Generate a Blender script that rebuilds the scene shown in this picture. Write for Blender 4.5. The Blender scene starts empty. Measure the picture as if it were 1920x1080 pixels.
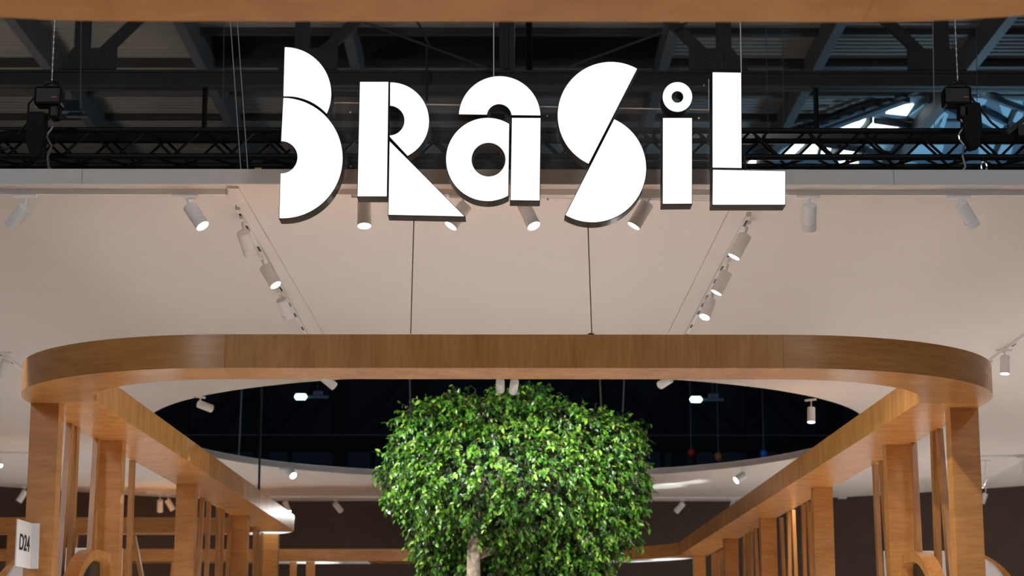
import bpy, bmesh, math, random
from mathutils import Vector, Matrix
random.seed(7)
S = bpy.context.scene
COL = S.collection
# ------------------------------------------------------------ camera, world, main lights, exposure
H = 1.65                      # eye height
F = 3680.0                    # focal length in pixels of a 1920 wide frame
TH, YAW = math.atan(711 / F), math.radians(0.25)
FWD = Vector((math.sin(YAW) * math.cos(TH), math.cos(YAW) * math.cos(TH), math.sin(TH)))
RGT = Vector((math.cos(YAW), -math.sin(YAW), 0))
UPV = RGT.cross(FWD)
EYE = Vector((0, 0, H))
cd = bpy.data.cameras.new('camera'); cam = bpy.data.objects.new('camera', cd); COL.objects.link(cam)
cd.sensor_width = 36; cd.lens = 36 * F / 1920; cd.clip_end = 400
cam.matrix_world = Matrix.Translation(EYE) @ Matrix((RGT, UPV, -FWD)).transposed().to_4x4()
cd.dof.use_dof = True; cd.dof.focus_distance = 16.6; cd.dof.aperture_fstop = 3.2
S.camera = cam
W = bpy.data.worlds.new('world'); S.world = W; W.use_nodes = True
W.node_tree.nodes['Background'].inputs[0].default_value = (.45, .55, .7, 1)
W.node_tree.nodes['Background'].inputs[1].default_value = .05
S.view_settings.view_transform = 'Standard'; S.view_settings.look = 'None'
S.view_settings.exposure = 0.0; S.view_settings.gamma = 1; S.view_settings.use_curve_mapping = False
LAMP = 900.0                  # watts of one track spotlight

def light(name, kind, loc, energy, color=(1, 1, 1), target=None, **kw):
    l = bpy.data.lights.new(name, kind); l.energy = energy; l.color = color
    for k, v in kw.items(): setattr(l, k, v)
    o = bpy.data.objects.new(name, l); COL.objects.link(o); o.location = loc
    if target is not None:
        o.rotation_euler = (Vector(target) - Vector(loc)).to_track_quat('-Z', 'Y').to_euler()
    return o
# added fill lights for the stand front, behind and above the visitor
light('hall_fill', 'AREA', (-13, -14, 13), 1500, (.95, .97, 1), (0, 16, 5), size=4)
light('hall_fill', 'AREA', (11, -10, 13), 900, (.92, .96, 1), (0, 16, 5), size=4)
for x in (-3.9, 3.9):        # added lights beside the overhead band, brightening its underside by bounce
    light('entrance_fill', 'SPOT', (x * 1.3, 3, 7), 4200, (1, .97, .93), (x * .2, 3.5, 0), spot_size=math.radians(62), spot_blend=.5, shadow_soft_size=.1)
# added fills: a warm wash on the roof sheets, then blue in place of skylight daylight
light('hall_fill', 'AREA', (-13, 40, 7.5), 230, (1, .87, .74), (-9, 47, 15.5), size=2)
light('hall_fill', 'AREA', (13, 50, 8.5), 420, (.42, .75, 1), (8, 50, 15.5), size=2)
light('hall_fill', 'AREA', (0, 62, 8), 200, (.3, .5, 1), (0, 95, 9), size=6)  # blue fill towards the far hall wall

# ------------------------------------------------------------ helpers
def ray(u, v): return FWD * F + RGT * (u - 960) + UPV * (540 - v)
def P(u, v, Y):
    d = ray(u, v); return EYE + d * (Y / d.y)
def PZ(u, v, z):
    d = ray(u, v); return EYE + d * ((z - H) / d.z)
def PX(u, Y, v=800):
    return P(u, v, Y).x

def mat(name, color, rough=.5, metal=0, coat=0, emit=None, estr=0, spec=.5):
    m = bpy.data.materials.new(name); m.use_nodes = True
    b = m.node_tree.nodes['Principled BSDF']
    b.inputs['Base Color'].default_value = (*color, 1)
    b.inputs['Roughness'].default_value = rough; b.inputs['Metallic'].default_value = metal
    b.inputs['Coat Weight'].default_value = coat; b.inputs['Coat Roughness'].default_value = .15
    b.inputs['Specular IOR Level'].default_value = spec
    if emit:
        b.inputs['Emission Color'].default_value = (*emit, 1); b.inputs['Emission Strength'].default_value = estr
    return m
def noisy(m, c1, c2, scale=(1, 1, 1), nscale=5, detail=4, bump=0, lo=.3, hi=.7):
    nt = m.node_tree; n = nt.nodes; b = n['Principled BSDF']
    tc = n.new('ShaderNodeTexCoord'); mp = n.new('ShaderNodeMapping'); mp.inputs['Scale'].default_value = scale
    no = n.new('ShaderNodeTexNoise'); no.inputs['Scale'].default_value = nscale; no.inputs['Detail'].default_value = detail
    cr = n.new('ShaderNodeValToRGB'); cr.color_ramp.elements[0].position = lo; cr.color_ramp.elements[1].position = hi
    cr.color_ramp.elements[0].color = (*c1, 1); cr.color_ramp.elements[1].color = (*c2, 1)
    nt.links.new(tc.outputs['Object'], mp.inputs[0]); nt.links.new(mp.outputs[0], no.inputs[0])
    nt.links.new(no.outputs[0], cr.inputs[0]); nt.links.new(cr.outputs[0], b.inputs['Base Color'])
    if bump:
        bp = n.new('ShaderNodeBump'); bp.inputs['Strength'].default_value = bump; bp.inputs['Distance'].default_value = .01
        nt.links.new(no.outputs[0], bp.inputs['Height']); nt.links.new(bp.outputs[0], b.inputs['Normal'])
    return m
def wood(name, scale, tint=1.0, rough=.27):
    """varnished birch veneer: fine grain plus broad soft figure"""
    m = mat(name, (.5, .25, .1), rough, coat=.08, spec=.32); nt = m.node_tree; n = nt.nodes; b = n['Principled BSDF']
    tc = n.new('ShaderNodeTexCoord'); L = nt.links.new
    def ns(sc, k, d):
        mp = n.new('ShaderNodeMapping'); mp.inputs['Scale'].default_value = sc
        no = n.new('ShaderNodeTexNoise'); no.inputs['Scale'].default_value = k; no.inputs['Detail'].default_value = d
        no.inputs['Distortion'].default_value = .4
        L(tc.outputs['Object'], mp.inputs[0]); L(mp.outputs[0], no.inputs[0]); return no
    a = ns(scale, 6, 6); c = ns(tuple(x * .35 + .3 for x in scale), 2.2, 3)
    mx = n.new('ShaderNodeMath'); mx.operation = 'ADD'; h = n.new('ShaderNodeMath'); h.operation = 'MULTIPLY'; h.inputs[1].default_value = .5
    L(a.outputs[0], mx.inputs[0]); L(c.outputs[0], mx.inputs[1]); L(mx.outputs[0], h.inputs[0])
    cr = n.new('ShaderNodeValToRGB'); e = cr.color_ramp.elements
    e[0].position = .34; e[1].position = .66
    e[0].color = (.40 * tint, .163 * tint, .042 * tint, 1); e[1].color = (.57 * tint, .268 * tint, .083 * tint, 1)
    L(h.outputs[0], cr.inputs[0]); L(cr.outputs[0], b.inputs['Base Color'])
    return m
M = {}
M['wood_up'] = wood('birch veneer upright grain', (5, 5, .5))
M['wood_up2'] = wood('birch veneer upright grain, paler', (5, 5, .5), 1.28)  # tint raised for the brightness light gives the inner side panels
M['wood_flat'] = wood('birch veneer level grain', (.6, .6, 6), .97)
M['wood_post'] = wood('birch veneer on posts', (.7, .7, 4), 1.1, .36)
M['wood_fin'] = wood('birch veneer on fins', (4, 4, .5), .82, .36)
M['wood_near'] = wood('birch veneer of the entrance band', (.6, .6, 6), 1.0, .5)
M['wood_near'].node_tree.nodes['Principled BSDF'].inputs['Specular IOR Level'].default_value = .12; M['wood_near'].node_tree.nodes['Principled BSDF'].inputs['Coat Weight'].default_value = 0
M['fabric'] = noisy(mat('stretched ceiling fabric', (.7, .62, .57), .9, spec=.2), (.76, .71, .69), (.775, .725, .70), nscale=1.5)
M['white'] = mat('white lacquer', (.86, .86, .86), .45)
M['rim'] = mat('white slab edge', (.62, .61, .60), .6)
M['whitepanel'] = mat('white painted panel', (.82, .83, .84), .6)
M['lens'] = mat('lamp lens', (1, 1, 1), .3, emit=(.97, 1, 1), estr=9)
M['lensoff'] = mat('lamp lens dim', (.8, .8, .8), .3, emit=(1, .99, .97), estr=4)
M['face'] = mat('opal sign face', (.9, .9, .9), .4, emit=(.965, 1, .985), estr=1.0)
M['bronze'] = mat('dark bronze sign return', (.012, .008, .006), .35, metal=0, spec=.1)
M['black'] = mat('black metal', (.004, .004, .0045), .45, spec=.3)
M['blackcloth'] = mat('black cloth', (.006, .006, .007), .9)
M['alu'] = mat('steel wire', (.35, .34, .33), .4, metal=.7)
M['darkwire'] = mat('dark wire', (.05, .045, .045), .5)
M['steel_dark'] = noisy(mat('dark painted steel', (.03, .03, .03), .6), (.022, .022, .024), (.036, .035, .036), nscale=1)
M['steel_blue'] = mat('blue grey painted steel', (.085, .12, .16), .6)
M['rafter'] = mat('rafter steel', (.085, .088, .095), .6)
M['roof'] = noisy(mat('grey roof sheet', (.2, .19, .18), .75), (.17, .16, .15), (.24, .23, .215), nscale=.5)
M['roofdark'] = mat('dark vent sheet', (.03, .03, .03), .8)
M['brownwall'] = noisy(mat('brown painted wall', (.045, .03, .025), .9, spec=.2), (.072, .050, .042), (.080, .057, .049), nscale=3)
M['navy'] = noisy(mat('dark hall wall', (.02, .03, .045), .8), (.014, .022, .036), (.022, .034, .052), nscale=.4)
M['navylight'] = mat('pale hall wall panel', (.045, .07, .11), .8)
M['navysteel'] = mat('hall column steel', (.006, .008, .012), .8)
M['sky'] = mat('daylit glazing', (.7, .8, .9), .3, emit=(.80, .95, 1), estr=3)
M['skydim'] = mat('shaded glazing', (.3, .45, .6), .4, emit=(.14, .33, .42), estr=.3)
M['floor'] = noisy(mat('pale fair carpet', (.5, .42, .36), .95, spec=.1), (.66, .61, .57), (.72, .67, .63), nscale=2)
M['concrete'] = mat('hall floor', (.25, .25, .26), .8)
M['letterblack'] = mat('black print', (.01, .01, .012), .6)
M['bark'] = noisy(mat('pale ficus bark', (.4, .33, .25), .8), (.25, .19, .13), (.5, .42, .33), nscale=14, bump=.4)
M['twig'] = mat('twig', (.13, .08, .045), .8)
M['red'] = mat('red hook', (.5, .02, .015), .4); M['orange'] = mat('orange hook', (.6, .18, .04), .4)
M['blue'] = mat('blue hook', (.02, .2, .9), .4); M['yellow'] = mat('yellow tag', (.7, .45, .02), .5)
M['silver'] = mat('chrome', (.7, .7, .72), .25, metal=.9)
def glassmat(name, tint, gloss):
    m = bpy.data.materials.new(name); m.use_nodes = True; nt = m.node_tree; n = nt.nodes; n.clear(); L = nt.links.new
    out = n.new('ShaderNodeOutputMaterial'); tr = n.new('ShaderNodeBsdfTransparent'); tr.inputs[0].default_value = (*tint, 1)
    gl = n.new('ShaderNodeBsdfGlossy'); gl.inputs['Roughness'].default_value = .08
    df = n.new('ShaderNodeBsdfDiffuse'); df.inputs[0].default_value = (.5, .5, .5, 1)
    mx = n.new('ShaderNodeMixShader'); mx.inputs[0].default_value = gloss
    m2 = n.new('ShaderNodeMixShader'); m2.inputs[0].default_value = .05
    L(tr.outputs[0], mx.inputs[1]); L(gl.outputs[0], mx.inputs[2]); L(mx.outputs[0], m2.inputs[1]); L(df.outputs[0], m2.inputs[2])
    L(m2.outputs[0], out.inputs[0]); return m
M['acrylic'] = glassmat('clear acrylic sheet', (.97, .97, .97), .04)
M['greenglass'] = glassmat('tinted glass', (.25, .33, .30), .12)
M['acrylic_edge'] = mat('acrylic sheet edge', (.75, .6, .52), .4)
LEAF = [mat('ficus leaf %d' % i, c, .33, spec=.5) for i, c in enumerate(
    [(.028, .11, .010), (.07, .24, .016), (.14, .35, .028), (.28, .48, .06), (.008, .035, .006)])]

ORG = {}; R0 = random.Random(3)
class MB:
    def __init__(s): s.v = []; s.f = []; s.mi = []
    def add(s, vs, fs, mi=0):
        k = len(s.v); s.v += [Vector(x) for x in vs]; s.f += [tuple(i + k for i in f) for f in fs]; s.mi += [mi] * len(fs); return s
    def hexa(s, vs, mi=0):   # 0-3 bottom loop, 4-7 top loop
        return s.add(vs, [(3, 2, 1, 0), (4, 5, 6, 7), (0, 1, 5, 4), (1, 2, 6, 5), (2, 3, 7, 6), (3, 0, 4, 7)], mi)
    def box(s, a, b, mi=0):
        x0, y0, z0 = a; x1, y1, z1 = b
        return s.hexa([(x0, y0, z0), (x1, y0, z0), (x1, y1, z0), (x0, y1, z0), (x0, y0, z1), (x1, y0, z1), (x1, y1, z1), (x0, y1, z1)], mi)
    def beam(s, p, q, w, h, up=(0, 0, 1), mi=0):
        p = Vector(p); q = Vector(q); d = (q - p).normalized(); r = d.cross(Vector(up))
        if r.length < 1e-4: r = d.cross(Vector((0, 1, 0)))
        r.normalize(); t = r.cross(d); r = r * w / 2; t = t * h / 2
        return s.hexa([p - r - t, p + r - t, p + r + t, p - r + t, q - r - t, q + r - t, q + r + t, q - r + t], mi)
    def tube(s, p, q, r, n=8, mi=0, r2=None, cap=True):
        return s.lathe(p, q, [(0, r), ((Vector(q) - Vector(p)).length, r if r2 is None else r2)], n, mi, cap)
    def lathe(s, p, q, prof, n=20, mi=0, cap=True):
        p = Vector(p); d = (Vector(q) - p).normalized(); a = d.orthogonal().normalized(); b = d.cross(a)
        vs = []; fs = []
        for (t, r) in prof:
            for k in range(n):
                c = 2 * math.pi * k / n; vs.append(p + d * t + (a * math.cos(c) + b * math.sin(c)) * r)
        for j in range(len(prof) - 1):
            for k in range(n):
                k2 = (k + 1) % n; fs.append((j * n + k, j * n + k2, (j + 1) * n + k2, (j + 1) * n + k))
        if cap:
            fs.append(tuple(range(n))[::-1]); fs.append(tuple((len(prof) - 1) * n + k for k in range(n)))
        return s.add(vs, fs, mi)
    def path(s, pts, r, n=6, mi=0):
        pts = [Vector(x) for x in pts]
        vs = []; fs = []
        for i, p in enumerate(pts):
            d = (pts[min(i + 1, len(pts) - 1)] - pts[max(i - 1, 0)]).normalized(); a = d.cross(Vector((.31, 1, .2))).normalized(); b = d.cross(a)
            rr = r[i] if isinstance(r, (list, tuple)) else r
            for k in range(n):
                c = 2 * math.pi * k / n; vs.append(p + (a * math.cos(c) + b * math.sin(c)) * rr)
        for j in range(len(pts) - 1):
            for k in range(n):
                k2 = (k + 1) % n; fs.append((j * n + k, j * n + k2, (j + 1) * n + k2, (j + 1) * n + k))
        fs.append(tuple(range(n))[::-1]); fs.append(tuple((len(pts) - 1) * n + k for k in range(n)))
        return s.add(vs, fs, mi)
def tag(o, label=None, cat=None, group=None, kind=None):
    for k, v in (('label', label), ('category', cat), ('group', group), ('kind', kind)):
        if v: o[k] = v
    return o
def thing(name, label, cat, loc, group=None, kind=None):
    o = bpy.data.objects.new(name, None); COL.objects.link(o); o.location = loc; o.empty_display_size = .1
    ORG[o.name] = Vector(loc); return tag(o, label, cat, group, kind)
def mk(name, mb, mats, parent=None, origin=None, smooth=False, bevel=0):
    if not isinstance(mats, (list, tuple)): mats = [mats]
    if parent is not None: og = ORG[parent.name]
    elif origin is not None: og = Vector(origin)
    else:
        zs = min(v.z for v in mb.v); n = len(mb.v); og = Vector((sum(v.x for v in mb.v) / n, sum(v.y for v in mb.v) / n, zs))
    me = bpy.data.meshes.new(name); me.from_pydata([v - og for v in mb.v], [], mb.f)
    for m in mats: me.materials.append(m)
    if len(mats) > 1: me.polygons.foreach_set('material_index', mb.mi)
    bm = bmesh.new(); bm.from_mesh(me)
    if len(bm.verts) < 60000: bmesh.ops.recalc_face_normals(bm, faces=bm.faces)
    bm.to_mesh(me); bm.free()
    if smooth:
        me.polygons.foreach_set('use_smooth', [True] * len(me.polygons))
        try: me.set_sharp_from_angle(angle=math.radians(35))
        except Exception: pass
    me.update()
    o = bpy.data.objects.new(name, me); COL.objects.link(o)
    if parent is not None: o.parent = parent
    else: o.location = og
    if bevel:
        b = o.modifiers.new('bevel', 'BEVEL'); b.width = bevel; b.segments = 2; b.limit_method = 'ANGLE'
    ORG[o.name] = og
    return o
def flat_solid(loops, depth, offset=0, res=1):
    """filled 2D outline with holes, made solid; returns verts (x,y,z with z in +-depth/2) and faces"""
    cu = bpy.data.curves.new('tmp', 'CURVE'); cu.dimensions = '2D'; cu.fill_mode = 'BOTH'; cu.extrude = depth / 2; cu.offset = offset
    for lp in loops:
        sp = cu.splines.new('POLY'); sp.points.add(len(lp) - 1)
        for i, (x, y) in enumerate(lp): sp.points[i].co = (x, y, 0, 1)
        sp.use_cyclic_u = True
    o = bpy.data.objects.new('tmp', cu); COL.objects.link(o)
    me = bpy.data.meshes.new_from_object(o, depsgraph=None)
    vs = [v.co.copy() for v in me.vertices]; fs = [tuple(p.vertices) for p in me.polygons]
    bpy.data.objects.remove(o); bpy.data.curves.remove(cu); bpy.data.meshes.remove(me)
    return vs, fs
def struct(name, mb, m, parent=None, **k):
    o = mk(name, mb, m, parent, **k); o['kind'] = 'structure'; return o

# ------------------------------------------------------------ hall: floor, roof, far wall
CZ = H + 4.2                  # underside of the fair-stand ceiling
CT = CZ + .12
struct('floor', MB().box((-40, -20, -.1), (40, 100, 0)), M['concrete'])
mb = MB().box((-14, 12, .0), (14, 51, .03)); o = struct('floor_carpet', mb, M['floor']); struct('floor_bounce_patch', MB().box((-5, -3, 0), (5, 9, .03)), M['floor'])  # entrance patch added to bounce light onto the overhead band
RZ = H + 14.0
roof = thing('roof', None, None, (0, 48, RZ), kind='structure')
mb = MB(); per = .27; y = 38.0; prof = []
while y < 64:
    prof += [(y, 0), (y + per * .55, 0), (y + per * .65, .035), (y + per * .9, .035)]; y += per
def strip(mb, x0, x1, prof):
    vs = []; 
    for (yy, dz) in prof: vs += [(x0, yy, RZ + dz), (x1, yy, RZ + dz)]
    mb.add(vs, [(2 * i, 2 * i + 1, 2 * i + 3, 2 * i + 2) for i in range(len(prof) - 1)])
xa, xb, ya, yb = -6.9, 3.8, 42.0, 44.7
SKY = [(1366, 302), (1480, 255), (1600, 205), (1700, 180), (1790, 174), (1960, 170), (1960, 335), (1366, 335)]
strip(mb, -40, xa, prof); strip(mb, xb, 40, prof)
strip(mb, xa, xb, [p for p in prof if p[0] < ya]); strip(mb, xa, xb, [p for p in prof if p[0] > yb])
mb.box((-40, -20, RZ), (40, 38, RZ + .03)); mb.box((-40, 64, RZ), (40, 100, RZ + .03))
mk('roof_sheet', mb, M['roof'], roof)
mb = MB()
mb.box((xa, ya, RZ + 1.6), (xb, yb, RZ + 1.65)); mb.box((xa - .05, ya, RZ), (xa, yb, RZ + 1.6)); mb.box((xb, ya, RZ), (xb + .05, yb, RZ + 1.6))
mb.box((xa, ya - .05, RZ), (xb, ya, RZ + 1.6)); mb.box((xa, yb, RZ), (xb, yb + .05, RZ + 1.6))
mk('vent_box', mb, M['roofdark'], roof)
for v, hh, ma in ((62, .1, 'steel_dark'), (119, .14, 'steel_dark'), (176, .12, 'rafter'), (222, .1, 'steel_dark'), (308, .12, 'steel_dark')):
    Y = PZ(960, v, RZ - .1).y
    mk('purlin', MB().box((-38 if v != 62 else xa, Y - .09, RZ - hh - .05), (38, Y + .09, RZ)), M[ma], roof)
for k in range(-1, 8):
    u = 97 + 286 * k; x = (u - 944) / (F * .961) * 43.3
    mb = MB().box((x - .1, 36.5, RZ - .62), (x + .1, 62, RZ)); mb.box((x - .11, 36.5, RZ - .66), (x + .11, 62, RZ - .60))
    mk('rafter', mb, M['rafter'], roof)
# glazed rooflight
RG = RZ - .12
win = thing('window_1', None, None, PZ(1650, 250, RG), kind='structure')
def poly_z(mb, pts, z, t):
    a = [PZ(u, v, z) for u, v in pts]; n = len(a); up = Vector((0, 0, t))
    mb.add(a + [p + up for p in a], [tuple(range(n)), tuple(range(2 * n - 1, n - 1, -1))] + [(i, (i + 1) % n, (i + 1) % n + n, i + n) for i in range(n)])
    return mb
mk('steel_deck', poly_z(MB(), SKY, RG, .06), mat('pale blue steel deck', (.13, .19, .25), .6), win)
bright = [[(1567, 247), (1624, 223), (1611, 247)], [(1614, 247), (1633, 223), (1674, 232), (1690, 237), (1672, 247)],
 [(1661, 213), (1680, 201), (1713, 197), (1700, 217)], [(1686, 248), (1697, 235), (1714, 237), (1708, 248)],
 [(1717, 221), (1732, 205), (1739, 205), (1727, 221)], [(1461, 295), (1488, 270), (1513, 270), (1489, 295)],
 [(1494, 295), (1519, 270), (1536, 271), (1531, 295)], [(1536, 291), (1540, 271), (1560, 276), (1551, 293)],
 [(1558, 295), (1580, 277), (1613, 285), (1603, 295)], [(1400, 312), (1407, 303), (1421, 304), (1418, 312)],
 [(1478, 319), (1512, 317), (1500, 325)], [(1835, 163), (1851, 164), (1849, 170), (1836, 170)], [(1856, 165), (1873, 166), (1870, 170), (1858, 170)],
 [(1572, 306), (1600, 302), (1610, 306), (1585, 311)]]
dim = [[(1704, 219), (1742, 191), (1752, 194), (1716, 223)], [(1636, 271), (1690, 275), (1680, 290), (1626, 284)], [(1762, 238), (1772, 212), (1778, 214), (1770, 240)],
 [(1818, 181), (1858, 179), (1846, 196), (1822, 201)], [(1820, 203), (1842, 199), (1832, 230), (1822, 228)], [(1730, 246), (1770, 200), (1780, 204), (1745, 247)],
 [(1870, 185), (1918, 190), (1918, 240), (1880, 215)], [(1830, 214), (1850, 205), (1895, 246), (1835, 247)], [(1640, 302), (1700, 300), (1720, 309), (1650, 312)],
 [(1835, 272), (1900, 272), (1895, 294), (1835, 292)], [(1700, 272), (1770, 272), (1765, 292), (1700, 292)], [(1425, 272), (1470, 262), (1440, 292), (1410, 292)]]
for p in bright: mk('pane', poly_z(MB(), p, RG - .05, .04), M['sky'], win)
for p in dim: mk('pane', poly_z(MB(), p, RG - .05, .04), M['skydim'], win)
bars = [((1385, 300), (1700, 186), .22), ((1372, 296), (1640, 196), .12), ((1557, 252), (1566, 248), .1), ((1692, 238), (1740, 247), .1), ((1560, 258), (1700, 254), .1),
 ((1640, 226), (1720, 238), .1), ((1700, 248), (1770, 190), .1), ((1720, 250), (1790, 182), .1), ((1740, 186), (1860, 247), .12), ((1790, 182), (1918, 245), .12), ((1612, 247), (1634, 224), .07),
 ((1490, 296), (1518, 268), .08), ((1533, 296), (1540, 268), .08), ((1551, 297), (1580, 272), .1), ((1540, 270), (1690, 292), .1), ((1600, 297), (1622, 280), .06), ((1840, 176), (1918, 205), .12), ((1860, 297), (1905, 200), .1)]
for a, b, w in bars:
    mk('glazing_bar', MB().beam(PZ(*a, RG - .12), PZ(*b, RG - .12), w, .14), M['steel_blue'] if w > .11 else M['steel_dark'], win)
for i in range(9):           # notched edge of the raised sheets
    a = (1500 + i * 26, 243 - i * 8.6)
    mk('edge_cap', MB().beam(PZ(*a, RG - .2), PZ(a[0] + 14, a[1] - 4.5, RG - .2), .16, .1), M['steel_dark'], win)
# far hall wall seen through the ceiling opening
FY = 95
wall = thing('wall_far', None, None, (0, FY, 0), kind='structure')
mk('wall_sheet', MB().box((-40, FY, 0), (40, FY + .3, RZ)), M['navy'], wall)
zr = lambda v: P(960, v, FY - .5).z
mk('pale_band', MB().box((-40, FY - .1, zr(905)), (40, FY, zr(846))), M['navylight'], wall)
mk('rail', MB().box((-40, FY - .6, zr(817.5)), (40, FY - .45, zr(815))), mat('pale rail', (.16, .15, .2), .6), wall)
mk('ledge', MB().box((-40, FY - .7, zr(846)), (40, FY - .3, zr(822))), M['navysteel'], wall)
for u in (345, 492, 640, 790, 940, 1120, 1270, 1410, 1560):
    x = PX(u, FY); mk('column', MB().box((x - .32, FY - .5, 0), (x + .32, FY - .1, RZ)), M['navysteel'], wall)
    s = 1 if u < 944 else -1
    for d in (0, 42):
        mk('brace', MB().beam(P(u + s * (20 + d), 812, FY - .3), P(u + s * (125 + d), 700, FY - .3), .22, .2, (0, 1, 0)), M['navysteel'], wall)
for u in (300, 420, 545, 700, 1240, 1300, 1460): 
    x = PX(u, FY); mk('mullion', MB().box((x - .1, FY - .2, zr(905)), (x + .1, FY - .1, zr(846))), M['navysteel'], wall)
# ------------------------------------------------------------ big roof truss
GY = 36.0
g = thing('roof_truss', 'dark steel lattice roof truss crossing the hall above the sign', 'roof truss', (0, GY, P(960, 165, GY).z))
z0, z1 = P(960, 166, GY).z, P(960, 133, GY).z
mb = MB().box((-30, GY - .02, z0), (30, GY + .02, z1)); mb.box((-30, GY - .2, z0), (30, GY + .2, z0 + .05)); mb.box((-30, GY - .06, z1 - .05), (30, GY + .2, z1))
mk('bottom_chord', mb, M['steel_dark'], g)
mk('top_chord', MB().box((-30, GY - .2, RZ - .75), (30, GY + .2, RZ - .66)), M['steel_dark'], g)
for u in (-245, 155, 567, 950, 1357, 1765, 2165):
    x = PX(u, GY, 90)
    mb = MB().box((x - .14, GY - .08, z1), (x + .14, GY + .08, RZ - .7)); mb.box((x - .025, GY - .16, z1), (x + .025, GY - .08, RZ - .7)) if u == 950 else 0
    mk('post', mb, M['steel_dark'], g)
    if u == 950: continue
    s = 1 if u < 950 else -1
    a = Vector((x + s * .15, GY, z1 + .1)); b = a + Vector((s * 1.9, 0, 1.95))
    mk('diagonal', MB().beam(a, b, .2, .12, (0, 1, 0)), M['steel_dark'], g)
    xx = [x - s * .45, x - s * .16, x + s * .68, x + s * .68]
    zz = [z1, z1 + .42, z1 + .42, z1]
    mb = MB(); vs = [(xx[i], GY - .1, zz[i]) for i in range(4)] + [(xx[i], GY - .06, zz[i]) for i in range(4)]
    mb.add(vs, [(0, 1, 2, 3), (7, 6, 5, 4), (0, 1, 5, 4), (1, 2, 6, 5), (2, 3, 7, 6), (3, 0, 4, 7)]); mk('gusset_plate', mb, M['steel_dark'], g)
    mb = MB()
    for i in range(6):
        for sg in (0, 1):
            c = Vector((x + s * (.2 + .075 * i), GY - .11, z1 + .08 + .045 * i + .0)) if sg else Vector((x - .07, GY - .11, z1 + .05 + .06 * i))
            mb.tube(c, c - Vector((0, .025, 0)), .013, 6)
    o = mk('rivets', mb, M['steel_blue'], g); o['kind'] = 'stuff'
for a, b in (((682, 42), (926, 132)), ((782, 40), (805, 84)), ((1060, 128), (1290, 42)), ((800, 84), (800, 190))):
    mk('tie_rod', MB().tube(P(*a, GY - .3), P(*b, GY - .3), .025, 6), M['steel_dark'], g)
for u, va, vb, r in ((382, 168, 262, .05), (992, 30, 150, .07), (1532, 165, 262, .05), (574, 38, 92, .05)):
    tag(mk('drop_pipe', MB().tube(Vector((P(u, vb, 38).x, 38, RZ)), P(u, vb, 38), r, 8) if va < 100 else MB().tube(Vector((P(u, vb, 36).x, 36, z0)), P(u, vb, 36), r, 8), M['black']), {382: 'thin black pipe hanging over the plain lattice truss beside the paired cables', 992: 'black pipe dropping behind the top of the letter a', 1532: 'thin black pipe in front of the blue-lit roof beside the rooflight', 574: 'black pipe coming down behind the top of the letter B'}[u], 'pipe')
# ------------------------------------------------------------ black box truss for stage lighting
TY = 20.0
t = thing('lighting_truss', 'black box lattice truss hanging across the whole width above the ceiling', 'truss', (0, TY, P(960, 313, TY).z))
tz, bz = P(960, 245, TY).z, P(960, 294, TY).z
for yy in (TY, TY + .4):
    for zz in (tz, bz): mk('chord', MB().tube((-9, yy, zz), (9, yy, zz), .034, 10), M['black'], t)
    for i in range(-29, 29):
        a, b = (tz, bz) if i % 2 else (bz, tz)
        off = .14 if yy > TY else 0
        mk('brace', MB().tube((i * .29 + off, yy, a), (i * .29 + .29 + off, yy, b), .015, 6), M['black'], t)
for zz in (bz,):
    for i in range(-29, 29):
        a, b = (TY, TY + .4) if i % 2 else (TY + .4, TY)
        mk('brace', MB().tube((i * .29 + .05, a, zz), (i * .29 + .34, b, zz), .015, 6), M['black'], t)
mk('cable_tray', MB().box((-9, TY, tz - .02), (9, TY + .4, tz)), M['black'], t)
for x in (-9, 9):
    mk('end_frame', MB().beam((x, TY, tz), (x, TY + .4, tz), .03, .03).beam((x, TY, bz), (x, TY + .4, bz), .03, .03).beam((x, TY, tz), (x, TY, bz), .03, .03), M['black'], t)
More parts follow.
